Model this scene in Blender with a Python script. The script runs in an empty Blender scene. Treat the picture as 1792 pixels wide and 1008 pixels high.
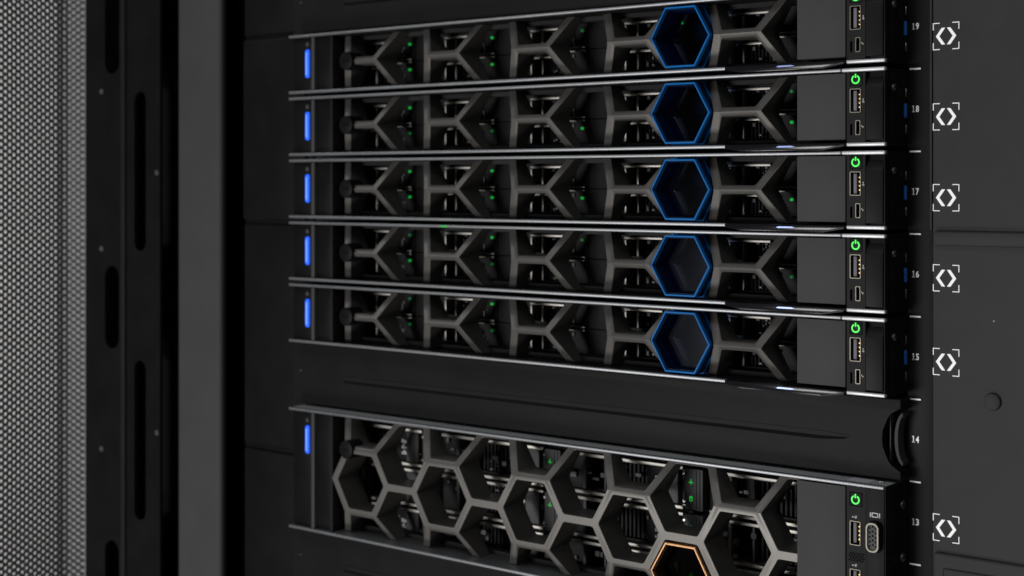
import bpy, bmesh, math, random
from mathutils import Vector, Matrix
random.seed(7)
SC = bpy.context.scene
COL = SC.collection
MM = 0.001
U = 44.45                       # one rack unit, mm
BASE = 812.0 - 16 * U           # bottom of unit 1 (mm above the floor)

# ------------------------------------------------------------------ camera
PSI = math.radians(38.9)
cam_d = bpy.data.cameras.new('camera')
cam = bpy.data.objects.new('camera', cam_d)
COL.objects.link(cam)
cam.location = (0.8086, -0.7464, 0.837)
cam.rotation_euler = (math.radians(90), 0, PSI)
cam_d.sensor_width = 36
cam_d.lens = 53.24
cam_d.shift_y = -0.1008
cam_d.clip_start = 0.02
cam_d.clip_end = 50
cam_d.dof.use_dof = True
cam_d.dof.focus_distance = 0.845
cam_d.dof.aperture_fstop = 9.0
SC.camera = cam

# ------------------------------------------------------------------ world, lamps, exposure
w = bpy.data.worlds.new('World'); SC.world = w; w.use_nodes = True
bg = w.node_tree.nodes['Background']
bg.inputs[0].default_value = (0.9, 0.95, 1.0, 1); bg.inputs[1].default_value = 0.02

def area(name, loc, target, sx, sy, power, col=(1, 1, 1)):
    d = bpy.data.lights.new(name, 'AREA'); d.shape = 'RECTANGLE'; d.size = sx; d.size_y = sy
    d.energy = power; d.color = col
    o = bpy.data.objects.new(name, d); COL.objects.link(o); o.location = loc
    v = Vector(target) - Vector(loc); o.rotation_euler = v.to_track_quat('-Z', 'Y').to_euler()
    return o
area('aisle_lamp', (-0.30, -1.80, 0.50), (0.40, 0, 0.80), 0.7, 0.45, 24.0, (1.0, 0.98, 0.96))
area('ceiling_lamp', (0.30, -1.25, 1.95), (0.40, 0, 0.75), 0.9, 0.5, 5.5, (0.97, 0.98, 1.0))
area('floor_bounce_fill', (-0.05, -1.15, -0.35), (0.44, 0, 0.8), 0.8, 0.5, 12.0, (1.0, 0.97, 0.94))  # added fill below floor level, stands in for floor bounce
area('side_lamp', (1.30, -0.62, 1.02), (0.35, 0, 0.78), 0.22, 0.5, 0.9, (1.0, 0.99, 0.97))
area('wall_fill', (-1.35, -0.75, 2.0), (-0.75, 0.07, 0.85), 0.4, 0.4, 4.0)  # added fill, brightens the wall behind the door mesh
SC.view_settings.view_transform = 'Standard'
SC.view_settings.look = 'None'
SC.view_settings.exposure = 0
SC.view_settings.gamma = 1
SC.render.engine = 'CYCLES'
SC.cycles.max_bounces = 8
SC.cycles.sample_clamp_indirect = 4
SC.cycles.use_denoising = True

# ------------------------------------------------------------------ materials
def mat(name, col, rough=0.5, metal=0.0, bump=0.0, bscale=900, var=0.12, dust=0.0, spec=0.05, coat=0.0):
    m = bpy.data.materials.new(name); m.use_nodes = True
    nt = m.node_tree; N = nt.nodes; L = nt.links
    b = N['Principled BSDF']
    b.inputs['Roughness'].default_value = rough
    b.inputs['Metallic'].default_value = metal
    b.inputs['Specular IOR Level'].default_value = spec
    b.inputs['Coat Weight'].default_value = coat
    b.inputs['Coat Roughness'].default_value = 0.15
    tc = N.new('ShaderNodeTexCoord')
    n1 = N.new('ShaderNodeTexNoise'); n1.inputs['Scale'].default_value = 38; n1.inputs['Detail'].default_value = 5
    L.new(tc.outputs['Object'], n1.inputs['Vector'])
    rmp = N.new('ShaderNodeMapRange')
    rmp.inputs[1].default_value = 0.3; rmp.inputs[2].default_value = 0.7
    rmp.inputs[3].default_value = 1 - var; rmp.inputs[4].default_value = 1 + var
    L.new(n1.outputs['Fac'], rmp.inputs[0])
    mx = N.new('ShaderNodeVectorMath'); mx.operation = 'SCALE'
    mx.inputs[0].default_value = col[:3]
    L.new(rmp.outputs[0], mx.inputs['Scale'])
    out = mx.outputs[0]
    if dust > 0:                # stray dust specks lying on the surface
        vo = N.new('ShaderNodeTexVoronoi'); vo.inputs['Scale'].default_value = 110
        L.new(tc.outputs['Object'], vo.inputs['Vector'])
        sep = N.new('ShaderNodeSeparateColor'); L.new(vo.outputs['Color'], sep.inputs[0])
        gt = N.new('ShaderNodeMath'); gt.operation = 'GREATER_THAN'; gt.inputs[1].default_value = 1 - dust
        L.new(sep.outputs[0], gt.inputs[0])
        lt = N.new('ShaderNodeMath'); lt.operation = 'LESS_THAN'; lt.inputs[1].default_value = 0.05
        L.new(vo.outputs['Distance'], lt.inputs[0])
        mu = N.new('ShaderNodeMath'); mu.operation = 'MULTIPLY'
        L.new(gt.outputs[0], mu.inputs[0]); L.new(lt.outputs[0], mu.inputs[1])
        mi = N.new('ShaderNodeMix'); mi.data_type = 'RGBA'
        L.new(mu.outputs[0], mi.inputs[0]); L.new(out, mi.inputs[6]); mi.inputs[7].default_value = (0.25, 0.25, 0.25, 1)
        out = mi.outputs[2]
    L.new(out, b.inputs['Base Color'])
    r2 = N.new('ShaderNodeMapRange')
    r2.inputs[1].default_value = 0.3; r2.inputs[2].default_value = 0.7
    r2.inputs[3].default_value = max(0.02, rough - 0.02); r2.inputs[4].default_value = min(1, rough + 0.02)
    L.new(n1.outputs['Fac'], r2.inputs[0]); L.new(r2.outputs[0], b.inputs['Roughness'])
    if bump > 0:
        n2 = N.new('ShaderNodeTexNoise'); n2.inputs['Scale'].default_value = bscale; n2.inputs['Detail'].default_value = 3
        L.new(tc.outputs['Object'], n2.inputs['Vector'])
        bp = N.new('ShaderNodeBump'); bp.inputs['Strength'].default_value = bump; bp.inputs['Distance'].default_value = 0.0002
        L.new(n2.outputs['Fac'], bp.inputs['Height']); L.new(bp.outputs[0], b.inputs['Normal'])
    return m

def glow(name, col, strength):
    m = bpy.data.materials.new(name); m.use_nodes = True
    b = m.node_tree.nodes['Principled BSDF']
    b.inputs['Base Color'].default_value = (col[0] * .3, col[1] * .3, col[2] * .3, 1)
    b.inputs['Emission Color'].default_value = (*col, 1); b.inputs['Emission Strength'].default_value = strength
    return m

def smoked(name, col):
    m = bpy.data.materials.new(name); m.use_nodes = True
    nt = m.node_tree; nt.nodes.clear()
    o = nt.nodes.new('ShaderNodeOutputMaterial'); t = nt.nodes.new('ShaderNodeBsdfTransparent'); t.inputs[0].default_value = (*col, 1)
    g = nt.nodes.new('ShaderNodeBsdfGlossy'); g.inputs['Roughness'].default_value = 0.15
    mx = nt.nodes.new('ShaderNodeMixShader'); mx.inputs[0].default_value = 0.003
    nt.links.new(t.outputs[0], mx.inputs[1]); nt.links.new(g.outputs[0], mx.inputs[2]); nt.links.new(mx.outputs[0], o.inputs[0])
    return m

M = dict(
    grille=mat('grille_paint', (0.112, 0.108, 0.103), 0.42, 0.62, 0.25, 1400, 0.06),
    trim=mat('trim_aluminium', (0.225, 0.233, 0.245), 0.44, 0.8, 0.15, 1500, 0.06, dust=0.10),
    trim_lt=mat('trim_end_white_and_sheen', (0.46, 0.47, 0.49), 0.45, 0.6, 0.1, 1500, 0.05),  # white lower end pieces; also the top trim's reflection as lighter colour
    top_paint=mat('top_plate_paint', (0.42, 0.44, 0.445), 0.5, 0.2, 0.2, 1500, 0.06, dust=0.2),
    frame=mat('dark_frame', (0.020, 0.020, 0.021), 0.5, 0, 0.2, 1200),
    black=mat('black_plastic', (0.006, 0.006, 0.0065), 0.42, 0, 0.3, 1300, 0.2),
    gloss=mat('gloss_black', (0.006, 0.006, 0.008), 0.2, 0, 0, 0, 0.1, spec=0.25),
    case=mat('chassis_steel', (0.009, 0.009, 0.0095), 0.45, 0.0, 0.2, 1500, 0.2),
    plate=mat('cover_plate_paint', (0.044, 0.044, 0.0455), 0.55, 0, 0.35, 1700, 0.05),
    panel=mat('panel_plastic', (0.013, 0.013, 0.0135), 0.5, 0, 0.45, 1500, 0.08, dust=0.05),
    latch=mat('latch_plastic', (0.010, 0.010, 0.0105), 0.38, 0, 0.2, 1500, 0.08),
    blank=mat('blanking_plastic', (0.0095, 0.0095, 0.0098), 0.46, 0, 0.35, 1300, 0.08, dust=0.03),
    side=mat('side_panel_paint', (0.032, 0.032, 0.0335), 0.5, 0, 0.3, 1300, 0.07, dust=0.035),
    rail=mat('rail_paint', (0.010, 0.010, 0.0105), 0.45, 0, 0.3, 1300, 0.15),
    post=mat('post_paint', (0.042, 0.042, 0.043), 0.55, 0, 0.2, 1300, 0.05),
    post_dark=mat('post_dark_paint', (0.006, 0.006, 0.0065), 0.45, 0, 0.2, 1300, 0.15),
    zinc=mat('zinc_steel', (0.55, 0.54, 0.52), 0.35, 1.0, 0.1, 1500, 0.1),
    drive=mat('drive_plastic', (0.011, 0.011, 0.0115), 0.5, 0, 0.3, 1300, 0.3, spec=0.06),
    drive_lt=mat('drive_plate', (0.06, 0.06, 0.062), 0.45, 0, 0.2, 1300, 0.15),
    void=mat('vent_void', (0.003, 0.003, 0.003), 0.8),
    port=mat('port_steel', (0.115, 0.108, 0.090), 0.45, 1.0, 0.05, 1500, 0.1),
    tongue=mat('port_tongue', (0.12, 0.12, 0.14), 0.5),
    gold=mat('gold_contact', (0.45, 0.29, 0.10), 0.35, 1.0),
    white=mat('white_print', (0.9, 0.9, 0.9), 0.6, 0, 0, 0, 0.02),
    grey_print=mat('grey_print', (0.45, 0.45, 0.47), 0.6, 0, 0, 0, 0.05),
    print_grey=mat('number_print', (0.80, 0.80, 0.82), 0.6, 0, 0, 0, 0.03),
    sticker=mat('pale_sticker', (0.55, 0.56, 0.60), 0.5, 0, 0, 0, 0.05),
    blue=mat('blue_ring_plastic', (0.006, 0.115, 0.36), 0.35, 0, 0.1, 1500, 0.06),
    navy=mat('navy_sleeve_plastic', (0.004, 0.020, 0.066), 0.3, 0, 0.1, 1500, 0.1),
    liner=mat('dark_navy_liner', (0.003, 0.012, 0.040), 0.3, 0, 0.1, 1500, 0.1),
    detail=mat('detail_plastic', (0.085, 0.085, 0.086), 0.45, 0, 0.2, 1300, 0.3),
    clip=mat('clip_steel', (0.14, 0.14, 0.135), 0.45, 0.3, 0.1, 1500, 0.1),
    bronze=mat('bronze_ring', (0.40, 0.22, 0.11), 0.35, 0.7, 0.1, 1500, 0.06),
    brown=mat('brown_sleeve', (0.02, 0.014, 0.009), 0.35),
    touch=mat('blue_touchpoint', (0.03, 0.14, 0.50), 0.35, 0, 0.1, 1500),
    glint=mat('tab_glint', (0.26, 0.33, 0.60), 0.3, 0.3),
    mesh=mat('door_mesh_paint', (0.050, 0.050, 0.052), 0.45, 0.2, 0.2, 1500, 0.06),
    dimming_grey=mat('dimming_sheet_paint', (0.24, 0.24, 0.245), 0.6, 0, 0.1, 1500, 0.05),
    wallp=mat('pale_wall', (0.80, 0.80, 0.80), 0.8, 0, 0.1, 100, 0.05),
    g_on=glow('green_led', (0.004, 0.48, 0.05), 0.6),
    g_dim=glow('green_led_dim', (0.004, 0.25, 0.05), 0.3),
    g_pow=glow('power_green', (0.040, 1.0, 0.080), 1.05),
    g_red=glow('red_led', (0.6, 0.02, 0.03), 0.5),
    b_on=glow('blue_status', (0.008, 0.11, 1.0), 1.05),
    b_core=glow('blue_status_core', (0.11, 0.25, 1.0), 1.25),
    smoke_b=smoked('smoked_blue', (0.66, 0.76, 0.97)),
    smoke_o=smoked('smoked_brown', (0.30, 0.24, 0.18)),
)

# ------------------------------------------------------------------ mesh helpers (all in mm)
def new():
    return bmesh.new()

def rbox(bm, x0, x1, y0, y1, z0, z1, b=0.0, seg=2):
    r = bmesh.ops.create_cube(bm, size=1.0)
    vs = r['verts']
    for v in vs:
        v.co = Vector(((x0 + x1) / 2 + v.co.x * (x1 - x0), (y0 + y1) / 2 + v.co.y * (y1 - y0), (z0 + z1) / 2 + v.co.z * (z1 - z0)))
    if b > 0:
        es = list({e for v in vs for e in v.link_edges})
        bmesh.ops.bevel(bm, geom=es, offset=b, segments=seg, profile=0.5, affect='EDGES')
    return bm

def prism(bm, pts, y0, y1, b=0.0, seg=2):
    """outline in (x, z), pushed from y0 (front) to y1"""
    f = [bm.verts.new((x, y0, z)) for x, z in pts]
    k = [bm.verts.new((x, y1, z)) for x, z in pts]
    n = len(pts)
    ff = bm.faces.new(f); bm.faces.new(k[::-1])
    for i in range(n):
        bm.faces.new((f[i], k[i], k[(i + 1) % n], f[(i + 1) % n]))
    if b > 0:
        bmesh.ops.bevel(bm, geom=list(ff.edges), offset=b, segments=seg, profile=0.5, affect='EDGES')
    return bm

def disc(bm, x, z, r, y0, y1, n=24, b=0.0):
    return prism(bm, [(x + r * math.cos(2 * math.pi * i / n), z + r * math.sin(2 * math.pi * i / n)) for i in range(n)], y0, y1, b)

def ringpath(bm, outer, inner, y0, y1, b=0.0):
    """flat ring between two closed outlines of equal length, with depth"""
    n = len(outer)
    V = [[bm.verts.new((x, y, z)) for x, z in p] for p, y in ((outer, y0), (inner, y0), (inner, y1), (outer, y1))]
    for i in range(n):
        j = (i + 1) % n
        for a in range(4):
            c = (a + 1) % 4
            bm.faces.new((V[a][i], V[a][j], V[c][j], V[c][i]))
    return bm

def rrect(x0, x1, z0, z1, r, n=4):
    p = []
    for cx, cz, a in ((x1 - r, z1 - r, 0), (x0 + r, z1 - r, 90), (x0 + r, z0 + r, 180), (x1 - r, z0 + r, 270)):
        for i in range(n + 1):
            t = math.radians(a + 90 * i / n); p.append((cx + r * math.cos(t), cz + r * math.sin(t)))
    return p

def hexa(cx, cz, R):
    return [(cx + R * math.cos(math.radians(60 * k)), cz + R * math.sin(math.radians(60 * k))) for k in range(6)]

def holed(bm, x0, x1, z0, z1, y0, y1, holes):
    """plate with rectangular through holes; only outer faces are made"""
    xs = sorted({x0, x1, *[h[0] for h in holes], *[h[1] for h in holes]})
    zs = sorted({z0, z1, *[h[2] for h in holes], *[h[3] for h in holes]})
    nx, nz = len(xs) - 1, len(zs) - 1
    def solid(i, j):
        if i < 0 or j < 0 or i >= nx or j >= nz: return False
        cx, cz = (xs[i] + xs[i + 1]) / 2, (zs[j] + zs[j + 1]) / 2
        return not any(h[0] < cx < h[1] and h[2] < cz < h[3] for h in holes)
    V = {}
    def v(i, j, k):
        if (i, j, k) not in V: V[(i, j, k)] = bm.verts.new((xs[i], (y0, y1)[k], zs[j]))
        return V[(i, j, k)]
    for i in range(nx):
        for j in range(nz):
            if not solid(i, j): continue
            bm.faces.new((v(i, j, 0), v(i + 1, j, 0), v(i + 1, j + 1, 0), v(i, j + 1, 0)))
            bm.faces.new((v(i, j, 1), v(i, j + 1, 1), v(i + 1, j + 1, 1), v(i + 1, j, 1)))
            for di, dj, a, c in ((-1, 0, (0, 0), (0, 1)), (1, 0, (1, 0), (1, 1)), (0, -1, (0, 0), (1, 0)), (0, 1, (0, 1), (1, 1))):
                if not solid(i + di, j + dj):
                    p, q = (i + a[0], j + a[1]), (i + c[0], j + c[1])
                    bm.faces.new((v(*p, 0), v(*q, 0), v(*q, 1), v(*p, 1)))
    return bm

def obj(name, bm, m, parent=None, smooth=True, loc=None):
    bmesh.ops.recalc_face_normals(bm, faces=bm.faces)
    bmesh.ops.scale(bm, vec=(MM, MM, MM), verts=bm.verts)
    me = bpy.data.meshes.new(name); bm.to_mesh(me); bm.free()
    me.materials.append(M[m] if isinstance(m, str) else m)
    if smooth:
        for p in me.polygons: p.use_smooth = True
        me.set_sharp_from_angle(angle=math.radians(34))
    o = bpy.data.objects.new(name, me); COL.objects.link(o)
    if parent: o.parent = parent
    if loc: o.location = [c * MM for c in loc]
    return o

def inst(name, src, parent, dx=0, dz=0, dy=0):
    o = src.copy(); o.name = name; COL.objects.link(o); o.parent = parent
    o.location = (dx * MM, dy * MM, dz * MM)
    return o

def thing(name, label, cat, loc, group=None):
    o = bpy.data.objects.new(name, None); COL.objects.link(o)
    o.empty_display_size = 0.02
    o.location = [c * MM for c in loc]; o['label'] = label; o['category'] = cat
    if group: o['group'] = group
    return o

def copy_tree(o, parent=None):
    c = o.copy(); COL.objects.link(c)
    if parent: c.parent = parent
    for ch in list(o.children): copy_tree(ch, c)
    return c

# ------------------------------------------------------------------ honeycomb bezel
S = 24.87                       # honeycomb side
H = S * math.sqrt(3) / 2        # half height
def inner_hex(cx, cz, inset, fil, n=3):
    R = S - inset / math.cos(math.radians(30))
    pts = []
    c = hexa(cx, cz, R)
    for k in range(6):
        p = Vector(c[k]); a = (Vector(c[k - 1]) - p).normalized(); b = (Vector(c[(k + 1) % 6]) - p).normalized()
        d = fil / math.tan(math.radians(60))
        s, e = p + a * d, p + b * d
        for i in range(n + 1):
            t = i / n
            pts.append(tuple((1 - t) ** 2 * s + 2 * t * (1 - t) * p + t * t * e))
    return pts, n

def honeycomb(cells, zlo, zhi, xhi, prof, breaks, back, left_line, wd=2.25):
    bm = new()
    for cx, cz in cells:
        O = [bm.verts.new((x, 0, z)) for x, z in hexa(cx, cz, S)]
        p1, n = inner_hex(cx, cz, wd, 2.2)
        p2, n = inner_hex(cx, cz, wd + 0.28, 2.2)
        A = [bm.verts.new((x, 0, z)) for x, z in p1]
        B = [bm.verts.new((x, 0.32, z)) for x, z in p2]
        C = [bm.verts.new((x, 100, z)) for x, z in p2]
        m = n + 1; T = 6 * m
        for k in range(6):
            for i in range(n):
                bm.faces.new((O[k], A[k * m + i], A[k * m + i + 1]))
            bm.faces.new((O[k], A[k * m + n], A[((k + 1) % 6) * m], O[(k + 1) % 6]))
        for i in range(T):
            j = (i + 1) % T
            bm.faces.new((A[i], B[i], B[j], A[j])); bm.faces.new((B[i], C[i], C[j], B[j]))
    # strip that closes the honeycomb on its left
    pl = [Vector(p) for p in left_line]
    off = []
    for i, p in enumerate(pl):
        ns = []
        for a, b in ((i - 1, i), (i, i + 1)):
            if a >= 0 and b < len(pl):
                d = (pl[b] - pl[a]).normalized(); ns.append(Vector((-abs(d.y), d.x * (1 if d.y > 0 else -1))))
        nn = sum(ns, Vector((0, 0))).normalized()
        off.append(p + nn * wd / max(0.5, nn.dot(ns[0])))
    a = [bm.verts.new((p.x, 0, p.y)) for p in pl]; b = [bm.verts.new((p.x, 0, p.y)) for p in off]; c = [bm.verts.new((p.x, 100, p.y)) for p in off]
    for i in range(len(pl) - 1):
        bm.faces.new((a[i], a[i + 1], b[i + 1], b[i])); bm.faces.new((b[i], b[i + 1], c[i + 1], c[i]))
    bmesh.ops.remove_doubles(bm, verts=bm.verts, dist=0.02)
    for co, no in (((0, 0, zlo), (0, 0, -1)), ((0, 0, zhi), (0, 0, 1)), ((xhi, 0, 0), (1, 0, 0))):
        bmesh.ops.bisect_plane(bm, geom=bm.verts[:] + bm.edges[:] + bm.faces[:], plane_co=co, plane_no=no, clear_outer=True, dist=0.001)
    for z in breaks:
        bmesh.ops.bisect_plane(bm, geom=bm.verts[:] + bm.edges[:] + bm.faces[:], plane_co=(0, 0, z), plane_no=(0, 0, 1), dist=0.001)
    for v in bm.verts:
        v.co.y = prof(v.co.z) + v.co.y if v.co.y < 50 else back
    return bm

def ring_insert(cx, cz, mats, root, y_back, R=20.4):
    """coloured hexagon collar plugged into one honeycomb cell"""
    o, i, i2 = hexa(cx, cz, R), hexa(cx, cz, R - 1.05), hexa(cx, cz, R - 2.0)
    bm = new()
    ringpath(bm, hexa(cx, cz, R - 0.3), i, 0.0, 3.0)
    ringpath(bm, o, hexa(cx, cz, R - 0.3), 0.35, 3.0)
    r = obj('accent_ring', bm, mats[0], root, smooth=False)
    bm = new(); ringpath(bm, hexa(cx, cz, R - 0.05), hexa(cx, cz, R - 1.4), 3.0, y_back)
    s = obj('ring_sleeve', bm, mats[1], r, smooth=False)
    bm = new(); ringpath(bm, hexa(cx, cz, R - 1.45), hexa(cx, cz, R - 1.9), 2.0, y_back + .2); obj('ring_liner', bm, mats[3], r, smooth=False)
    bm = new(); ringpath(bm, hexa(cx, cz, R + 0.9), hexa(cx, cz, R), 8.5, 9.6)
    ringpath(bm, hexa(cx, cz, R + 1.6), hexa(cx, cz, R), 13.0, 14.0)
    obj('ring_flange', bm, mats[0], r, smooth=False)
    bm = new(); prism(bm, hexa(cx, cz, R - 1.95), 10.0, 10.8)
    obj('smoked_window', bm, mats[2], r, smooth=False)

def power_symbol(x, z, y, r=2.05, t=0.36):
    bm = new(); n = 28; a0 = math.radians(118); sweep = math.radians(304)
    for y0, y1 in ((y, y + 0.2),):
        f = []
        for i in range(n + 1):
            a = a0 + sweep * i / n
            f.append([bm.verts.new((x + (r + s) * math.cos(a), yy, z + (r + s) * math.sin(a))) for s, yy in ((-t, y0), (t, y0), (t, y1), (-t, y1))])
        for i in range(n):
            for k in range(4):
                q = (k + 1) % 4
                bm.faces.new((f[i][k], f[i][q], f[i + 1][q], f[i + 1][k]))
        bm.faces.new(f[0]); bm.faces.new(f[n])
    rbox(bm, x - t, x + t, y, y + 0.2, z + 0.9, z + r + 0.95)
    return bm

def trident(bm, x, z, y, s=1.0, rot=0.0):
    """small usb trident mark"""
    ca, sa = math.cos(rot), math.sin(rot)
    def seg(ax, az, bx, bz, w):
        d = Vector((bx - ax, bz - az)).normalized(); nrm = Vector((-d.y, d.x)) * w / 2
        q = [(ax + nrm.x, az + nrm.y), (bx + nrm.x, bz + nrm.y), (bx - nrm.x, bz - nrm.y), (ax - nrm.x, az - nrm.y)]
        prism(bm, [(x + s * (u * ca - v * sa), z + s * (u * sa + v * ca)) for u, v in q], y, y + 0.12)
    seg(-1.6, 0, 1.5, 0, .3); seg(-0.6, 0, 0.3, .8, .28); seg(0.3, .8, 0.9, .8, .28); seg(-0.2, 0, .5, -.7, .28); seg(.5, -.7, 1.0, -.7, .28)
    disc(bm, x - s * 1.6 * ca, z - s * 1.6 * sa, .5 * s, y, y + .12, 10); disc(bm, x + s * .95 * ca - s * .8 * sa, z + s * .95 * sa + s * .8 * ca, .36 * s, y, y + .12, 8)

def usb_port(root, x0, x1, z0, z1, y=0.45, light=False):
    bm = new(); ringpath(bm, rrect(x0, x1, z0, z1, 0.6), rrect(x0 + .4, x1 - .4, z0 + .4, z1 - .4, 0.3), y, y + 9)
    p = obj('usb_port', bm, 'port', root)
    bm = new(); rbox(bm, x0 + .5, x1 - .5, y + 8, y + 8.8, z0 + .5, z1 - .5)
    obj('port_back', bm, 'void', p)
    w = x1 - x0
    bm = new(); rbox(bm, x0 + .26 * w, x0 + .55 * w, y + 1.2, y + 8, z0 + 1.1, z1 - 1.1, .15)
    obj('port_tongue', bm, 'tongue', p)
    h = z1 - z0
    for k in range(4):
        zc = z0 + h * (0.24 + 0.175 * k)
        bm = new(); rbox(bm, x0 + .68 * w, x0 + .9 * w, y + 1.6, y + 7, zc - .5, zc + .5, .2)
        obj('contact', bm, 'gold', p)
    return p

# ------------------------------------------------------------------ the 1U server
W = 459.4
D1 = [387.0 - 74.6 * k for k in range(5)]        # LED columns of the drive bays

def drive_small(root, L, z0, led_y=31.5, kind=0):
    bm = new(); holed(bm, L - 70, L + 4, z0, z0 + 17.2, 33, 60, [(L - 40, L - 33.5, z0 + 2.5, z0 + 13), (L - 31.5, L - 15, z0 + 2.5, z0 + 13)])
    rbox(bm, L - 70, L + 4, 44, 70, z0 + .2, z0 + 17)
    for i in range(6):
        rbox(bm, L - 29.5 + 2.4 * i, L - 28.3 + 2.4 * i, 37, 44.2, z0 + 2.6, z0 + 12.9)
    d = obj('drive_carrier', bm, 'drive', root, smooth=False)
    bm = new(); rbox(bm, L - 41, L - 13, 30.6, 33, z0 + 13.2, z0 + 14.6, .2)
    rbox(bm, L - 41.2, L - 39.9, 31, 40, z0 + 2.6, z0 + 12.6, .2)
    rbox(bm, L - 32.2, L - 30.9, 31.5, 40, z0 + 2.6, z0 + 12.6, .2)
    obj('drive_handle', bm, 'zinc_dull', d)
    bm = new()
    zz = z0 + (17.2 - 1.2 if kind == 0 else 0.3)
    rbox(bm, L - 14, L + 3.8, 29.5, 33, zz, zz + 1.1, .2)
    obj('carrier_edge', bm, 'zinc_dull', d)
    bm = new(); rbox(bm, L - 12, L - 10.8, 31.6, 33, z0 + 3, z0 + 11, .2); rbox(bm, L - 7.5, L - 6.3, 31.8, 33, z0 + 2, z0 + 8, .2); rbox(bm, L - 21.5, L - 19.5, 32, 34, z0 + 4.2, z0 + 5.4, .2)
    rbox(bm, L - 9.6, L - 8.6, 32, 33, z0 + 9, z0 + 10.4, .2)
    obj('latch_clip', bm, 'clip', d)
    bm = new(); rng = random.Random(int(L) * 7 + int(z0))
    for i in range(7):
        a, c = L - rng.uniform(3, 26), z0 + rng.uniform(2, 14)
        rbox(bm, a, a + rng.uniform(.6, 2.4), 32 - rng.uniform(0, 1.2), 33.2, c, c + rng.uniform(.6, 2.2), .15, 1)
    obj('carrier_detail', bm, 'detail', d)
    bm = new(); disc(bm, L, z0 + 11.7, .95, led_y, 33, 12, .2)
    obj('drive_led', bm, 'g_on', d)
    return d

M['zinc_dull'] = mat('dull_zinc', (0.30, 0.29, 0.27), 0.5, 0.9, 0.1, 1500, 0.1)

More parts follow.
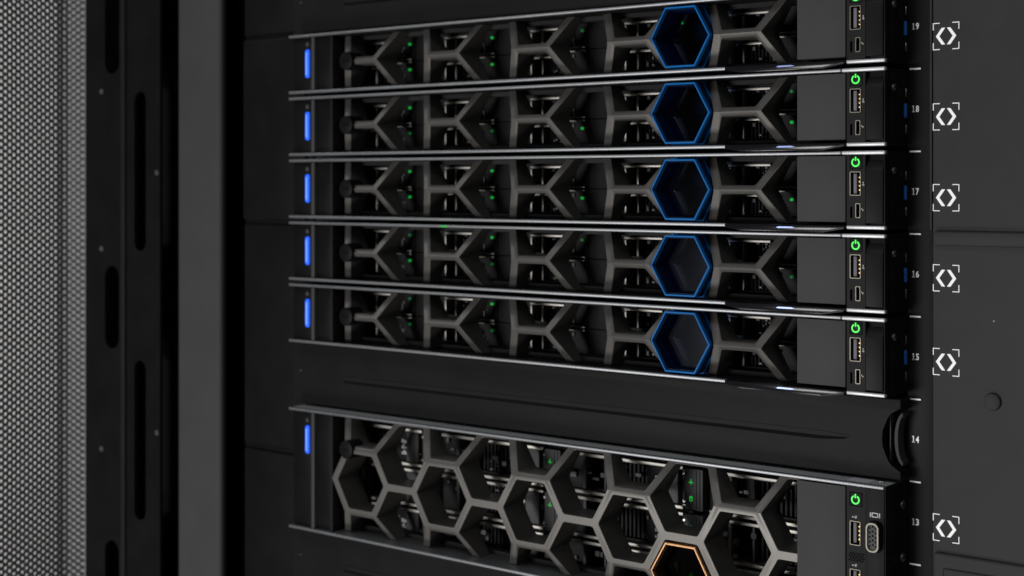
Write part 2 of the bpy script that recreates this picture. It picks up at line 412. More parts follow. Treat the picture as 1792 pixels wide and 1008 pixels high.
def server_1u(unit):
    root = thing('rack_server', 'slim server with blue hexagon ring beside unit number %d' % unit, 'server', (0, 0, BASE + (unit - 1) * U), 'slim servers stacked in the rack')
    mid = 22.2
    bm = new(); rbox(bm, 6, 453, 72, 420, 1.4, 43.1, .6); obj('chassis', bm, 'case', root)
    for za, zb in ((1.5, 6.4), (38.2, 43.1)):
        pass
    bm = new(); holed(bm, 44.5, 436, 1.5, 43.1, 22, 30, [(52, 408, 6.0, 38.6)]); obj('inner_frame', bm, 'frame', root, smooth=False)
    bm = new(); rbox(bm, 2, 452, 30, 72, 1.0, 1.5); rbox(bm, 2, 452, 30, 72, 43.0, 43.4); rbox(bm, 2, 6, 30, 72, 1.5, 43); rbox(bm, 448, 452, 30, 72, 1.5, 43)
    obj('bay_frame', bm, 'case', root, smooth=False)
    bm = new(); rbox(bm, -0.3, 434.2, 0, 3.0, 41.2, 43.2, .75, 3); obj('top_trim', bm, 'trim', root)
    bm = new(); rbox(bm, 434.3, W + .2, -.1, 3.0, 41.1, 43.2, .75, 3); obj('bright_trim_end', bm, 'trim_lt', root)  # brighter reflection at the trim's end, built as a lighter piece
    bm = new(); rbox(bm, -0.3, 362.5, 0, 3, 1.15, 3.25, .75, 3); obj('bottom_trim', bm, 'trim', root)
    bm = new(); rbox(bm, 437, W + .2, 0, 3, 1.15, 3.2, .75, 3); obj('bright_trim_end', bm, 'trim_lt', root)
    # honeycomb
    cells = [(331.5 - 74.61 * k, mid) for k in range(-1, 4)] + [(368.8 - 74.61 * k, mid + s * H) for k in range(0, 5) for s in (1, -1)]
    lx = 70.36
    left = [(lx - S / 2, mid + 2 * H), (lx - S, mid + H), (lx - S / 2, mid), (lx - S, mid - H), (lx - S / 2, mid - 2 * H)]
    bm = honeycomb(cells, 3.6, 40.9, 407.6, lambda z: 1.6 + .60 * abs(z - mid), [mid], 21.6, left)
    obj('honeycomb_bezel', bm, 'grille', root)
    ring_insert(331.5, mid, ('blue', 'navy', 'smoke_b', 'liner'), root, 21.5)
    # left end
    bm = new(); rbox(bm, 2, 24.2, 3, 28, 3.6, 40.9, .4); obj('end_block', bm, 'black', root)
    bm = new(); rbox(bm, 22.0, 25.2, 1.2, 20, 3.5, 41.0, .5); obj('end_rib', bm, 'plate', root)
    bm = new(); rbox(bm, 25.2, 40.2, 4, 20, 3.5, 41.0, .4); obj('end_panel', bm, 'black', root)
    bm = new(); rbox(bm, 40.2, 42.4, 2.2, 20, 3.5, 41.0, .5); obj('end_rib', bm, 'panel', root)
    bm = new(); rbox(bm, 14.9, 18.8, 1.4, 4, 12.3, 32.5, 1.5, 4); sl = obj('status_light', bm, 'b_on', root)
    bm = new(); rbox(bm, 16.0, 17.7, 1.0, 2.5, 14.2, 30.6, .8, 3); obj('light_core', bm, 'b_core', sl)
    bm = new(); disc(bm, 16.8, 36.2, 1.6, 2.2, 4, 16, .3); obj('pull_stud', bm, 'plate', root)
    bm = new(); disc(bm, 57.9, mid, 6.4, -0.4, 12, 28, .8); kn = obj('bezel_latch', bm, 'black', root)
    bm = new(); rbox(bm, 54.6, 61.2, -.45, 0, mid - .6, mid + .6); obj('latch_slot', bm, 'void', kn)
    # right end
    bm = new(); rbox(bm, 407.3, 436.4, 0.6, 21, 4.8, 40.6, .5); obj('cover_plate', bm, 'plate', root)
    cp = new(); holed(cp, 437.0, 447.8, 3.2, 41.1, 1.0, 26, [(439.0, 445.4, 19.2, 32.1), (442.2, 445.1, 7.2, 15.1), (439.0, 440.3, 7.2, 13.2), (438.8, 446.2, 33.6, 40.9)])
    cpo = obj('control_panel', cp, 'panel', root, smooth=False)
    bm = new(); rbox(bm, 437.2, 447.6, 18, 25.8, 3.4, 41); obj('panel_back', bm, 'void', cpo)
    bm = new(); rbox(bm, 439.05, 445.95, .8, 20, 33.85, 40.65, .4); pb = obj('power_button', bm, 'latch', root)
    bm = power_symbol(442.3, 37.0, .62); obj('power_symbol', bm, 'g_pow', pb)
    usb_port(root, 439.0, 445.4, 19.2, 32.1)
    bm = new(); ringpath(bm, rrect(442.2, 445.1, 7.2, 15.1, .5), rrect(442.6, 444.7, 7.6, 14.7, .3), .6, 9); mu = obj('mini_usb_port', bm, 'port', root)
    bm = new(); rbox(bm, 443.2, 444.0, 2.5, 9, 8.6, 13.6, .1); obj('port_tongue', bm, 'void', mu)
    bm = new(); trident(bm, 446.6, 25.3, .86, .62, math.radians(-90)); trident(bm, 446.2, 11.6, .86, .5, math.radians(-45)); obj('usb_mark', bm, 'grey_print', cpo, smooth=False)
    bm = new()
    pr = [(-.1, 4.6), (-.1, 32.2), (.5, 34.2), (2.2, 36.6), (4.2, 38.4), (20, 38.4), (20, 4.6)]
    a = [bm.verts.new((448.6, y, z)) for y, z in pr]; b = [bm.verts.new((458.4, y, z)) for y, z in pr]
    bm.faces.new(a); fb = bm.faces.new(b[::-1])
    for i in range(len(pr)):
        j = (i + 1) % len(pr); bm.faces.new((a[i], a[j], b[j], b[i]))
    bmesh.ops.bevel(bm, geom=list(fb.edges), offset=.5, segments=2, profile=.5, affect='EDGES')
    obj('release_latch', bm, 'latch', root)
    bm = new(); rbox(bm, 0, W, 3.0, 29, 41.2, 43.1, .2); rbox(bm, 0, W, 3.0, 29, 1.25, 3.2, .2); rbox(bm, 447.8, W, 4, 30, 3.2, 41.2, .1); rbox(bm, 458.7, W, .4, 6, 3.3, 41.1, .2); ear = obj('end_ear', bm, 'case', root)
    for yy, zz in ((10.5, 32.6),):
        bm = new()
        for i in range(1):
            b2 = disc(bm, 0, 0, 1.9, -.6, .6, 16, .25)
        bmesh.ops.rotate(bm, verts=bm.verts, cent=(0, 0, 0), matrix=Matrix.Rotation(math.radians(90), 3, 'Z'))
        bmesh.ops.translate(bm, verts=bm.verts, vec=(W + .4, yy, zz))
        sc = obj('screw', bm, 'zinc_dull', ear)
        bm = new(); rbox(bm, W + .9, W + 1.15, yy - .9, yy + .9, zz - .25, zz + .25); obj('screw_slot', bm, 'void', sc)
    bm = new(); rbox(bm, W, W + 1.7, 22.6, 25.2, 16.6, 24.6, .8, 3); obj('touchpoint', bm, 'touch', root)
    for za, zb in ((27.6, 32.5), (8, 13)):
        bm = new(); rbox(bm, W + .7, W + 1.5, 23.4, 25, za, zb, .25); obj('ear_clip', bm, 'zinc', root)
    # pull-out tab
    bm = new(); prism(bm, [(362.6, 3.0), (362.6, .9), (372.6, -.6), (424, -.9), (436.6, 1.6), (436.6, 3.0)], -1.4, 24, .25)
    tb = obj('pull_tab', bm, 'gloss', root)
    bm = new(); prism(bm, [(395.4, 1.4), (397.0, 2.0), (404.8, 2.0), (407.2, 1.5), (404.8, 1.2), (397, 1.1)], -1.55, 0); obj('tab_glint', bm, 'glint', tb)  # bluish glint on the tab, put into a pale strip
    bm = new(); prism(bm, [(422, -.3), (436.4, 2.2), (436.4, 1.2), (424, -.7)], -1.7, -1.2); obj('tab_tip', bm, 'plate', tb)
    # drives: two rows of five
    for k, L in enumerate(D1):
        drive_small(root, L, 22.6, kind=1); drive_small(root, L, 4.8, kind=0)
    bm = new(); holed(bm, 8, 448, 1.6, 43, 60, 72, []); obj('backplane', bm, 'void', root, smooth=False)
    return root

LAB = {19: 'topmost slim server with blue hexagon ring, directly under the plain blanking panel',
       18: 'slim server with blue hexagon ring, second from the top of its stack',
       17: 'middle one of the five slim servers with blue hexagon rings',
       16: 'slim server with green spot on its top trim, second lowest of its stack',
       15: 'lowest slim server with blue hexagon ring, just above the blanking panel with finger notch'}
s19 = server_1u(19); s19['label'] = LAB[19]
servers = {19: s19}
for u in (18, 17, 16, 15):
    c = copy_tree(s19); c.location.z = (BASE + (u - 1) * U) * MM
    c['label'] = LAB[u]
    servers[u] = c
# which drive lights burn, and how strongly, differs from server to server
def leds(root):
    return [(d, l) for d in root.children if d.name.startswith('drive_carrier') for l in d.children if l.name.startswith('drive_led')]
dim_mesh = None
STATE = {  # column 0 is the rightmost; (upper, lower): 1 bright, 2 dim, 0 off
    19: [(0, 0), (1, 0), (2, 0), (1, 1), (1, 1)],
    18: [(2, 1), (0, 0), (0, 1), (0, 2), (1, 2)],
    17: [(0, 1), (0, 0), (0, 1), (1, 1), (1, 1)],
    16: [(0, 2), (0, 0), (2, 0), (1, 2), (2, 1)],
    15: [(0, 0), (0, 0), (0, 0), (1, 2), (2, 2)]}
for u, root in servers.items():
    for d, l in leds(root):
        i = [k for k, ch in enumerate([c for c in root.children if c.name.startswith('drive_carrier')]) if ch == d][0]
        st = STATE[u][i // 2][i % 2]
        if st == 0:
            bpy.data.objects.remove(l)
        elif st == 2:
            if dim_mesh is None:
                dim_mesh = {}
            if l.data.name not in dim_mesh:
                q = l.data.copy(); q.materials[0] = M['g_dim']; dim_mesh[l.data.name] = q
            l.data = dim_mesh[l.data.name]
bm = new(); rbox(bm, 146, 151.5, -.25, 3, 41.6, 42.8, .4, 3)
obj('led_reflection', bm, 'g_on', servers[16])  # green LED reflection on the trim, built as a glowing bar

# ------------------------------------------------------------------ the 2U server
def server_2u():
    b0 = 812.0 - 5 * U
    root = thing('rack_server', 'tall server with bronze hexagon ring beside unit number 13', 'server', (0, 0, b0))
    mid = 631.3 - b0
    hi, lo = 86.2, 3.6
    bm = new(); rbox(bm, 6, 453, 90, 460, 1.4, 87.2, .6); obj('chassis', bm, 'case', root)
    bm = new(); holed(bm, 44.5, 436, 1.5, 87.2, 24, 31, [(52, 408, 6.0, 81.8)]); obj('inner_frame', bm, 'frame', root, smooth=False)
    bm = new(); rbox(bm, 2, 452, 31, 90, 1.0, 1.5); rbox(bm, 2, 452, 31, 90, 87, 87.4); rbox(bm, 2, 6, 31, 90, 1.5, 87); rbox(bm, 448, 452, 31, 90, 1.5, 87)
    obj('bay_frame', bm, 'case', root, smooth=False)
    bm = new(); rbox(bm, -0.3, W - .4, 0, 3.2, 85.6, 87.6, .75, 3); tt = obj('top_trim', bm, 'trim', root)
    bm = new(); rbox(bm, 0, W - .4, 3.0, 30, 85.8, 87.45, .1, 1); obj('top_plate', bm, 'top_paint', root)
    bm = new(); rbox(bm, 434.5, 447.5, 6, 15, 87.42, 87.58); obj('sticker', bm, 'sticker', tt)
    bm = new(); disc(bm, 0, 0, 2.0, -.5, .4, 16, .2); bmesh.ops.rotate(bm, verts=bm.verts, cent=(0, 0, 0), matrix=Matrix.Rotation(math.radians(-90), 3, 'X')); bmesh.ops.translate(bm, verts=bm.verts, vec=(451.5, 13, 87.5)); obj('screw', bm, 'zinc', tt)
    bm = new(); rbox(bm, -0.3, W + .2, 0, 30, 1.1, 3.2, .75, 3); obj('bottom_trim', bm, 'trim', root)
    x1 = [368.8 - 74.61 * k for k in range(0, 5)]        # columns centred on the middle line
    x2 = [406.1 - 74.61 * k for k in range(0, 5)]        # columns half a cell up and down
    cells = [(x, mid + s * 2 * H) for x in x1 for s in (-1, 0, 1)] + [(x, mid + s * H) for x in x2 for s in (-1, 1)] + [(x, mid + s * 3 * H) for x in x2 for s in (-1, 1)]
    lx = x1[-1]
    left = []
    for k in range(3, -4, -1):
        pass
    for s in (1, 0, -1):
        zc = mid + s * 2 * H
        left += [(lx - S / 2, zc + H), (lx - S, zc)]
    left += [(lx - S / 2, mid - 3 * H)]
    prof = lambda z: 1.6 + .60 * max(0, abs(z - mid) - H)
    bm = honeycomb(cells, 3.5, 85.5, 407.6, prof, [mid + H, mid - H], 22, left)
    obj('honeycomb_bezel', bm, 'grille', root)
    ring_insert(331.5, mid - H, ('bronze', 'brown', 'smoke_o', 'brown'), root, 22)
    bm = new(); rbox(bm, 2, 24.2, 3, 28, 3.6, 85.3, .4); obj('end_block', bm, 'black', root)
    bm = new(); rbox(bm, 22.0, 25.2, 1.2, 20, 3.5, 85.4, .5); obj('end_rib', bm, 'plate', root)
    bm = new(); rbox(bm, 25.2, 40.2, 4, 20, 3.5, 85.4, .4); obj('end_panel', bm, 'black', root)
    bm = new(); rbox(bm, 40.2, 42.4, 2.2, 20, 3.5, 85.4, .5); obj('end_rib', bm, 'panel', root)
    bm = new(); rbox(bm, 14.9, 18.8, 1.4, 4, 55.6, 75.6, 1.5, 4); sl = obj('status_light', bm, 'b_on', root)
    bm = new(); rbox(bm, 16.0, 17.7, 1.0, 2.5, 57.5, 73.7, .8, 3); obj('light_core', bm, 'b_core', sl)
    bm = new(); disc(bm, 16.8, 79.4, 1.6, 2.2, 4, 16, .3); obj('pull_stud', bm, 'plate', root)
    bm = new(); disc(bm, 57.9, mid + H, 6.4, -0.4, 12, 28, .8); kn = obj('bezel_latch', bm, 'black', root)
    bm = new(); rbox(bm, 54.6, 61.2, -.45, 0, mid + H - .6, mid + H + .6); obj('latch_slot', bm, 'void', kn)
    bm = new(); rbox(bm, 407.3, 436.4, 0.6, 21, 4.8, 84.9, .5); obj('cover_plate', bm, 'plate', root)
    z = lambda v: v - b0
    cp = new(); holed(cp, 437.0, 447.8, 3.2, 85.4, 1.0, 26, [(439.0, 445.2, z(643.8), z(656.8)), (439.0, 445.2, z(618.0), z(631.0)), (438.6, 446.2, z(664.7), z(672.3))])
    cpo = obj('control_panel', cp, 'panel', root, smooth=False)
    bm = new(); rbox(bm, 437.2, 447.6, 18, 25.8, 3.4, 85); obj('panel_back', bm, 'void', cpo)
    bm = new(); rbox(bm, 438.85, 445.95, .8, 20, z(664.95), z(672.05), .4); pb = obj('power_button', bm, 'latch', root)
    bm = power_symbol(442.2, z(668.2), .62, 2.1); obj('power_symbol', bm, 'g_pow', pb)
    usb_port(root, 439.0, 445.2, z(643.8), z(656.8)); usb_port(root, 439.0, 445.2, z(618.0), z(631.0))
    bm = new(); trident(bm, 441.9, z(658.8), .86, .8); trident(bm, 441.9, z(632.9), .86, .8); obj('usb_mark', bm, 'grey_print', cpo, smooth=False)
    bm = new()
    for i in range(6):
        for j in range(4):
            disc(bm, 438.6 + 1.5 * i + (.75 if j % 2 else 0), z(635.6) + 1.25 * j, .5, .75, .95, 8)
    obj('buzzer_holes', bm, 'void', cpo, smooth=False)
    bm = new(); rbox(bm, 447.8, 458.8, .8, 28, 3.2, 85.4, .3); fp = obj('port_plate', bm, 'panel', root)
    bm = new(); ringpath(bm, rrect(449.3, 457.9, z(641.6), z(658.7), 3.4, 6), rrect(449.9, 457.3, z(642.2), z(658.1), 3.0, 6), .4, .9); obj('vga_gasket', bm, 'void', fp)
    bm = new(); ringpath(bm, rrect(450.0, 457.2, z(642.4), z(657.9), 3.0, 6), rrect(450.8, 456.4, z(643.2), z(657.1), 2.4, 6), -3.2, 1.2); vg = obj('vga_port', bm, 'port', root)
    bm = new(); prism(bm, rrect(450.8, 456.4, z(643.2), z(657.1), 2.4, 6), -2.2, 1.0); obj('port_face', bm, 'drive_lt', vg)
    bm = new()
    for i in range(3):
        for j in range(5):
            disc(bm, 451.9 + 1.7 * i, z(645.4) + 2.4 * j + (.8 if i == 1 else 0), .55, -2.35, -2.15, 8)
    obj('pin_holes', bm, 'void', vg, smooth=False)
    bm = new(); ringpath(bm, rrect(451.6, 455.4, z(660.2), z(662.7), .4), rrect(452.1, 454.9, z(660.7), z(662.2), .2), .7, .85)
    rbox(bm, 450.6, 451.1, .7, .85, z(660.2), z(662.7)); rbox(bm, 455.9, 456.4, .7, .85, z(660.2), z(662.7)); obj('monitor_mark', bm, 'grey_print', fp, smooth=False)
    bm = new(); rbox(bm, 447.8, W, 4, 30, 3.2, 85.4, .3); rbox(bm, W - .35, W + .1, 1.0, 30, 3.3, 87.5, .12); ear = obj('end_ear', bm, 'case', root)
    for zz in (664.4, 636.0):
        bm = new(); disc(bm, 0, 0, 2.3, -.6, .6, 18, .3)
        bmesh.ops.rotate(bm, verts=bm.verts, cent=(0, 0, 0), matrix=Matrix.Rotation(math.radians(90), 3, 'Z'))
        bmesh.ops.translate(bm, verts=bm.verts, vec=(W + .4, 21.5, z(zz)))
        sc = obj('screw', bm, 'zinc_dull', ear)
        bm = new(); rbox(bm, W + .9, W + 1.15, 20.4, 22.6, z(zz) - .3, z(zz) + .3); obj('screw_slot', bm, 'void', sc)
    # drives: three rows of four
    for L in (427.0, 320.5, 213.7, 107.2):
        for r, zr in enumerate((z(584.5), z(612.4), z(640.3))):
            h = 26.9; x0 = L - 97.5
            bm = new(); holed(bm, x0, L + 8.6, zr, zr + h, 36, 70, [(x0 + 16, x0 + 30, zr + 4, zr + h - 4), (x0 + 33, x0 + 62, zr + 4, zr + h - 4)])
            rbox(bm, x0, L + 8.6, 46, 88, zr + .2, zr + h - .2)
            for i in range(9):
                rbox(bm, x0 + 34 + 3.1 * i, x0 + 35.4 + 3.1 * i, 39, 46.2, zr + 4.2, zr + h - 4.2)
            d = obj('drive_carrier', bm, 'drive', root, smooth=False)
            bm = new(); rbox(bm, x0 + 3, L - 6.5, 31, 36, zr + h - 2.5, zr + h - .5, .35); rbox(bm, x0 + 3, L - 6.5, 31, 36, zr + .5, zr + 2.5, .35)
            obj('drive_handle', bm, 'zinc_dull', d)
            for xa, xb, ya in ((x0 + 15, x0 + 17.2, 33), (x0 + 31, x0 + 32.4, 33.5), (L - 22, L - 11, 32.5)):
                bm = new(); rbox(bm, xa, xb, ya, 40, zr + 3.2, zr + h - 3.2, .3); obj('carrier_plate', bm, 'drive_lt', d)
            bm = new(); rng = random.Random(int(L) * 5 + r)
            for i in range(14):
                a, c = x0 + rng.uniform(4, 86), zr + rng.uniform(3, h - 6)
                rbox(bm, a, a + rng.uniform(1, 5), 35 - rng.uniform(0, 1.5), 36.2, c, c + rng.uniform(.8, 3.5), .2, 1)
            obj('carrier_detail', bm, 'detail', d)
            bm = new()
            for q in range(3):
                wq = (2.6, 3.6, 2.2)[q]
                for e in range(3):
                    rbox(bm, L - 29.5 + 1.6 * q, L - 28.6 + 1.6 * q, 35.8, 36, zr + 7 + 4.0 * e, zr + 7 + 4.0 * e + wq * (.6 + .2 * ((q + e) % 3)))
            obj('capacity_print', bm, 'grey_print', d, smooth=False)
            bm = new(); rbox(bm, L - 4.5, L + 8.2, 30, 36, zr + 1, zr + h - 1, .5); rbox(bm, L + 3.2, L + 3.9, 29.4, 31, zr + 2, zr + h - 2, .2); rbox(bm, L + 5.6, L + 6.3, 29.4, 31, zr + 2, zr + h - 2, .2)
            em = obj('light_module', bm, 'drive_lt', d)
            bm = new(); rbox(bm, L - 8.4, L - 5.4, 33, 35, zr + 1.4, zr + 3.2, .5); disc(bm, L - 6.9, zr + 5.4, 1.1, 32.5, 35, 12, .3); disc(bm, L - 6.9, zr + h - 5.4, 1.0, 32.5, 35, 12, .3)
            obj('hinge_pin', bm, 'zinc', d)
            if L < 400:
                zi = zr + h - 9.2
                bm = new(); rbox(bm, L - 1.6, L + 1.6, 29.75, 30, zi - .28, zi + .28); rbox(bm, L - .28, L + .28, 29.75, 30, zi - 1.1, zi + 2.0); prism(bm, [(L - .9, zi), (L, zi + 1.1), (L + .5, zi)], 29.8, 30)
                obj('activity_led', bm, 'g_on', em, smooth=False)
                if L > 300 and r == 2:
                    zi = zr + h - 19
                    bm = new(); ringpath(bm, rrect(L - 1.1, L + 1.1, zi - 1.6, zi + 1.6, .8), rrect(L - .6, L + .6, zi - 1.1, zi + .3, .3), 29.75, 30); rbox(bm, L - 1.1, L + 1.1, 29.8, 30, zi + .4, zi + .9)
                    obj('disk_led', bm, 'g_on', em, smooth=False)
    bm = new(); disc(bm, 67, z(655.5), 1.3, 31, 36, 12, .3); obj('fault_led', bm, 'g_red', root)
    return root
big = server_2u()

# ------------------------------------------------------------------ blanking panels (10, 14 and 20)
def blanking(unit, h_units, label, notch=True):
    b0 = BASE + (unit - 1) * U; hgt = h_units * U
    root = thing('blanking_panel', label, 'blanking panel', (0, 0, b0))
    bm = new()
    zm = 22.0
    # face with a long pressed groove; right edge scooped out for the finger
    pts = [(-8, .6), (463, .6)]
    if notch:
        for i in range(13):
            a = math.radians(-90 + 180 * i / 12)
            pts.append((463 - 10.8 * math.cos(a) ** .8, zm + 16.4 * math.sin(a)))
    pts += [(463, hgt - .6), (-8, hgt - .6)]
    front = prism(bm, pts, 12, 24.5, .7, 3)
    ob = obj('panel_face', bm, 'blank', root)
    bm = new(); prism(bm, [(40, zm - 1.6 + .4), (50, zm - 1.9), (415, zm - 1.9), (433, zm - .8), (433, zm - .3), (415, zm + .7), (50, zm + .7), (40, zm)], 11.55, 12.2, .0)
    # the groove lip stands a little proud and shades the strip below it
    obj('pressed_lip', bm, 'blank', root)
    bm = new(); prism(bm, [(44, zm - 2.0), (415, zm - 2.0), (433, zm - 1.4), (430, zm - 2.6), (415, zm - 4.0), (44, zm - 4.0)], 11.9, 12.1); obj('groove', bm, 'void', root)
    if notch:
        bm = new(); rbox(bm, 449, 461.2, 23.2, 26, zm - 18, zm + 18); obj('notch_back', bm, 'void', root)
        bm = new()
        o_, i_ = [], []
        for i in range(15):
            a = math.radians(-80 + 160 * i / 14)
            o_.append((463.4 - 5.6 * math.cos(a), zm + 14.5 * math.sin(a))); i_.append((463.2 - 3.6 * math.cos(a), zm + 12.6 * math.sin(a)))
        prism(bm, o_ + i_[::-1], 15.5, 23, .0)
        obj('thumb_latch', bm, 'plate', root)
        bm = new(); rbox(bm, 454.9, 455.4, 16, 23.2, zm - 14, zm + 14); obj('notch_rib', bm, 'plate', root)
    return root
blanking(14, 1, 'black blanking panel with scooped finger notch beside unit number 14')
blanking(20, 1, 'black blanking panel above the topmost slim server', notch=False)
blanking(11, 1, 'black blanking panel below the tall server with bronze ring', notch=False)

# ------------------------------------------------------------------ the rack itself
rack = thing('server_rack', 'black server rack with numbered rail and open perforated door', 'server rack', (0, 0, 0))
ZL, ZH = 380, 1180
bm = new(); rbox(bm, 461.3, 475.8, 24, 27, ZL, ZH, .3); rr = obj('numbered_rail', bm, 'rail', rack)
for n in range(10, 24):
    zt = BASE + n * U - 1.5
    bm = new(); rbox(bm, 462.6, 468.9, 23.88, 24.1, zt - .45, zt + .45); obj('unit_line', bm, 'white', rr, smooth=False)
def glyph(ch, h, wd, x, z, y, bm):
    """one digit, h tall and wd wide, centred on (x, z); the 1 has a foot like the printed numbers"""
    if ch == '1':
        t = .52
        rbox(bm, x - t / 2, x + t / 2, y, y + .06, z - h / 2, z + h / 2)
        rbox(bm, x - wd * .42, x + wd * .42, y, y + .061, z - h / 2, z - h / 2 + .42)
        prism(bm, [(x - t / 2, z + h / 2), (x - t / 2, z + h / 2 - .5), (x - wd * .42, z + h / 2 - .8), (x - wd * .42, z + h / 2 - .4)], y, y + .06)
        return
    cu = bpy.data.curves.new('t', 'FONT'); cu.body = ch; cu.size = 1; cu.resolution_u = 3; cu.offset = 0.03
    to = bpy.data.objects.new('t', cu); COL.objects.link(to)
    bpy.context.view_layer.update()
    me = bpy.data.meshes.new_from_object(to.evaluated_get(bpy.context.evaluated_depsgraph_get()))
    bpy.data.objects.remove(to)
    xs = [v.co.x for v in me.vertices]; ys = [v.co.y for v in me.vertices]
    x0, x1, y0, y1 = min(xs), max(xs), min(ys), max(ys)
    vs = [bm.verts.new((x - wd / 2 + (v.co.x - x0) / (x1 - x0) * wd, y, z - h / 2 + (v.co.y - y0) / (y1 - y0) * h)) for v in me.vertices]
    for p in me.polygons: bm.faces.new([vs[i] for i in p.vertices])
    bpy.data.meshes.remove(me)
for n in range(11, 23):
    bm = new(); zc = BASE + (n - 1) * U + 21.4
    for ch, xo in zip(str(n), (-1.12, 1.12)):
        glyph(ch, 3.6, 1.85, 465.9 + xo, zc, 23.93, bm)
    obj('unit_number', bm, 'print_grey', rr, smooth=False)
# right-hand side panel with pressed fields
bm = new(); rbox(bm, 475.8, 720, 24, 27, ZL, ZH, .25); sp = obj('side_panel', bm, 'side', rack)
bm = new(); rbox(bm, 477.0, 719, 20.6, 24.3, 804.6, 812.6, 1.5, 3); obj('pressed_rib', bm, 'side', sp)
bm = new(); rbox(bm, 474.3, 475.6, 23.0, 24.3, 812.9, ZH - 2, .5, 3); obj('pressed_rib', bm, 'side', sp)
bm = new(); rbox(bm, 476.8, 719, 21.6, 24.3, 480, 641.6, 1.5, 3); obj('pressed_field', bm, 'side', sp)
bm = new(); rbox(bm, 482.6, 716, 20.8, 22, 486, 634, 1.0, 3); obj('pressed_field', bm, 'side', sp)
bm = new(); disc(bm, 508.4, 724.1, 4.7, 22.2, 24.3, 32, 1.4); obj('screw_cap', bm, 'side', sp)
def marker():
    bm = new()
    for sx in (-1, 1):
        prism(bm, [(sx * 5.65, 0), (sx * 2.4, 4.45), (sx * .5, 4.45), (sx * 3.7, 0), (sx * .5, -4.45), (sx * 2.4, -4.45)], 0, .12)
        for sz in (-1, 1):
            x0, z0, l, t = sx * 7.3, sz * 7.2, 3.8, .42
            prism(bm, [(x0, z0), (x0 - sx * l, z0), (x0 - sx * l, z0 - sz * t), (x0 - sx * t, z0 - sz * t), (x0 - sx * t, z0 - sz * l), (x0, z0 - sz * l)], 0, .12)
    return bm
mk = None
for zc in (916.0, 873.2, 830.15, 787.4, 742.8, 654.5):  # overlay graphics, not panel print; added as flat white shapes
    if mk is None:
        mk = obj('overlay_marker', marker(), 'white', sp, smooth=False, loc=(483.1, 23.86, zc))
    else:
        o = mk.copy(); COL.objects.link(o); o.parent = sp; o.location = (.4831, .02386, zc * MM)
# left-hand rail, posts and slotted uprights
bm = new(); rbox(bm, -73.6, 0, 24, 27, ZL, ZH, .5); lr = obj('left_rail', bm, 'post_dark', rack)
for z0, z1 in ((640.8, 807.5), (810.5, 946.5), (949.5, 1120), (470, 637.8)):
    bm = new(); rbox(bm, -73.0, -5, 20.5 if z0 > 800 and z0 < 900 else 21.8, 24.2, z0, z1, 1.6, 3); obj('rail_cover', bm, 'post_dark', lr)
bm = new(); rbox(bm, -130, -70, 44, 47, ZL, ZH); obj('recess_panel', bm, 'rail', rack)
bm = new(); rbox(bm, -137.8, -86.8, 10, 18, ZL, ZH, 3.2, 4); obj('corner_post', bm, 'post', rack)
bm = new(); rbox(bm, -205, -130, 38, 42, ZL, ZH); obj('recess_panel', bm, 'void', rack)
def slots(x0, x1, half, period, z_first):
    out = []; z = z_first
    while z < ZH - half * 2:
        if z > ZL + 5: out.append((x0, x1, z, z + half * 2))
        z += period
    return out
def upright(x0, x1, y, sl):
    bm = new(); holed(bm, x0, x1, ZL, ZH, y, y + 2.5, sl)
    for a in sl:            # rounded slot ends
        for zc, sg in ((a[2], 1), (a[3], -1)):
            cx, r = (a[0] + a[1]) / 2, (a[1] - a[0]) / 2
            for s in (-1, 1):
                p = [(cx + s * r, zc)] + [(cx + s * r * math.cos(math.radians(t)), zc + sg * r * (1 - math.sin(math.radians(t)))) for t in range(0, 91, 18)]
                prism(bm, p, y, y + 2.5)
    return obj('slotted_upright', bm, 'post_dark', rack, smooth=False)
u2 = upright(-181.3, -139.8, -5, slots(-171.8, -157.5, 62.6, 211, 574.0 - 211))
u1 = upright(-236.0, -186.6, -5, slots(-209.8, -191.5, 33.2, 219.5, 706.0 - 219.5))
bm = new(); rbox(bm, -186.4, -181.5, -7.5, 12, ZL, ZH, .8, 2); obj('upright_edge', bm, 'panel', rack)
def dome(bm, x, z, r, y):
    bmesh.ops.create_uvsphere(bm, u_segments=16, v_segments=10, radius=r, matrix=Matrix.Translation((x, y, z)) @ Matrix.Diagonal((1, .5, 1, 1)))
for up, pts in ((u1, [(-214, 912.2), (-214, 785.7), (-214, 624.6)]), (u2, [(-143.3, 846.5), (-143.3, 644.8)])):
    for x, z in pts:
        bm = new(); dome(bm, x, z, 2.3, -5.2); obj('rivet', bm, 'drive_lt', up)
bm = new(); rbox(bm, -236, -186.6, 14, 18, ZL, ZH); obj('back_panel', bm, 'void', rack)
bm = new(); rbox(bm, -186, -141, 16, 20, ZL, ZH); obj('back_panel', bm, 'void', rack)
bm = new(); rbox(bm, -262, -128, 60, 64, ZL, ZH); obj('back_panel', bm, 'void', rack)
bm = new(); rbox(bm, -262, 475, 470, 474, ZL, ZH); obj('back_panel', bm, 'void', rack)
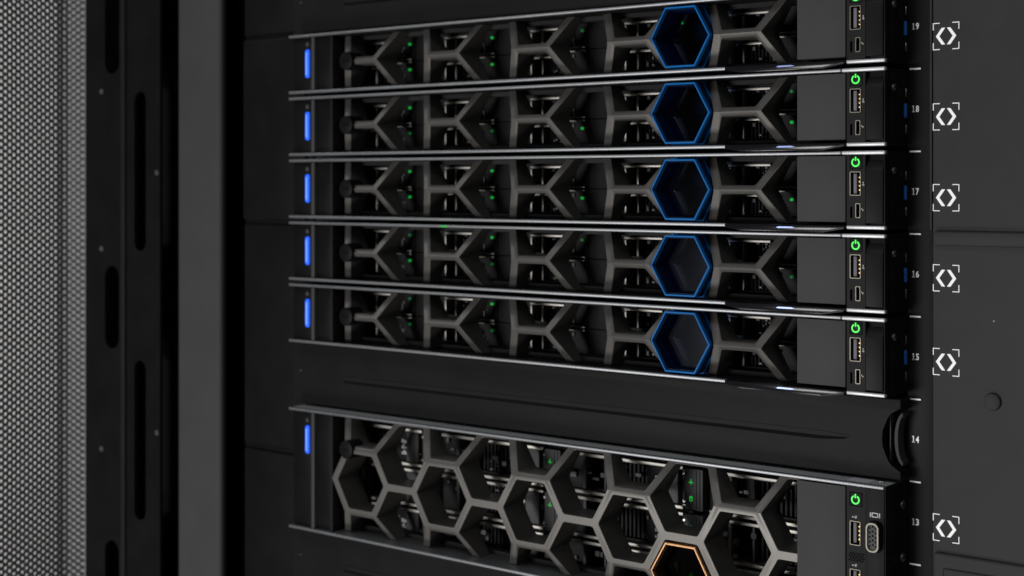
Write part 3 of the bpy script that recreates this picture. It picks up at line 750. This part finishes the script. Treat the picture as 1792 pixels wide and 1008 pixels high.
# open perforated door
def door_mesh():
    bm = new()
    PX, PZ, R, T = 3.45, 5.55, 1.86, 5.0
    hinge = Vector((-237.0, -5.0)); d1 = Vector((-.192, -.981)).normalized(); d2 = Vector((-.60, -.80)).normalized()
    nb = 4
    bend = hinge + d2 * (nb * PX)
    def at(u, off):
        """u = distance from the hinge along the bent sheet, off = depth behind its face"""
        L = nb * PX
        p = hinge + d2 * u if u < L else bend + d1 * (u - L)
        k = min(1, max(0, (u - L + 3) / 6)); d = (d2 * (1 - k) + d1 * k).normalized()
        n = Vector((d.y, -d.x))          # away from the viewer
        return p + n * off
    NC, z0, NR = 40, 500.0, 104
    m = 10
    for i in range(NC):
        uc = (i + .5) * PX
        for j in range(NR):
            zc = z0 + (j + (.5 if i % 2 else 0)) * PZ
            rect = []; cir = []
            for t in range(m):
                a = 2 * math.pi * (t + .5) / m; ca, sa = math.cos(a), math.sin(a)
                cir.append((uc + R * ca * .93, zc + R * sa))
                k = min(PX / 2 / abs(ca) if abs(ca) > 1e-6 else 1e9, PZ / 2 / abs(sa) if abs(sa) > 1e-6 else 1e9)
                rect.append((uc + k * ca, zc + k * sa))
            def V(u, z, off):
                p = at(u, off); return bm.verts.new((p.x, p.y, z))
            # corners complete the cell
            F0 = [V(u, z, 0) for u, z in rect]; F1 = [V(u, z, 0) for u, z in cir]; B1 = [V(u, z, T) for u, z in cir]
            cor = {}
            for t in range(m):
                q = (t + 1) % m
                bm.faces.new((F0[t], F0[q], F1[q], F1[t])); bm.faces.new((F1[t], F1[q], B1[q], B1[t]))
                (ua, za), (ub, zb) = rect[t], rect[q]
                if abs(ua - ub) > 1e-4 and abs(za - zb) > 1e-4:
                    su = 1 if (ua + ub) / 2 > uc else -1; sz = 1 if (za + zb) / 2 > zc else -1
                    bm.faces.new((F0[t], V(uc + su * PX / 2, zc + sz * PZ / 2, 0), F0[q]))
    return bm
dbm = door_mesh()
me = bpy.data.meshes.new('perforated_door')
bmesh.ops.scale(dbm, vec=(MM, MM, MM), verts=dbm.verts); dbm.to_mesh(me); dbm.free(); me.materials.append(M['mesh'])
dr = bpy.data.objects.new('perforated_door', me); COL.objects.link(dr); dr.parent = rack
def door_strip(name, u0, u1, off, t, m, r=0.0):
    h = Vector((-237.0, -5.0)); d2 = Vector((-.60, -.80)).normalized(); n = Vector((d2.y, -d2.x))
    bm = new(); rbox(bm, u0, u1, 0, t, ZL, ZH, r, 3)
    for v in bm.verts:
        p = h + d2 * v.co.x + n * (off + v.co.y); v.co = Vector((p.x, p.y, v.co.z))
    return obj(name, bm, m, dr)
bm = new(); rbox(bm, -368, -262, 60, 66, ZL, ZH, .5); obj('mesh_dimming_sheet', bm, 'dimming_grey', rack)  # added grey sheet, dims what shows through the holes near the fold
door_strip('fold_highlight', 12.9, 14.8, -0.6, 1.5, 'post', .7)  # highlight along the bend, built as a lighter rib
# pale wall beyond the open door
bm = new(); rbox(bm, -2600, -262, 70, 110, 0, 2400)
wl = obj('wall', bm, 'wallp'); wl['kind'] = 'structure'; wl['label'] = 'pale wall seen through the perforated door'
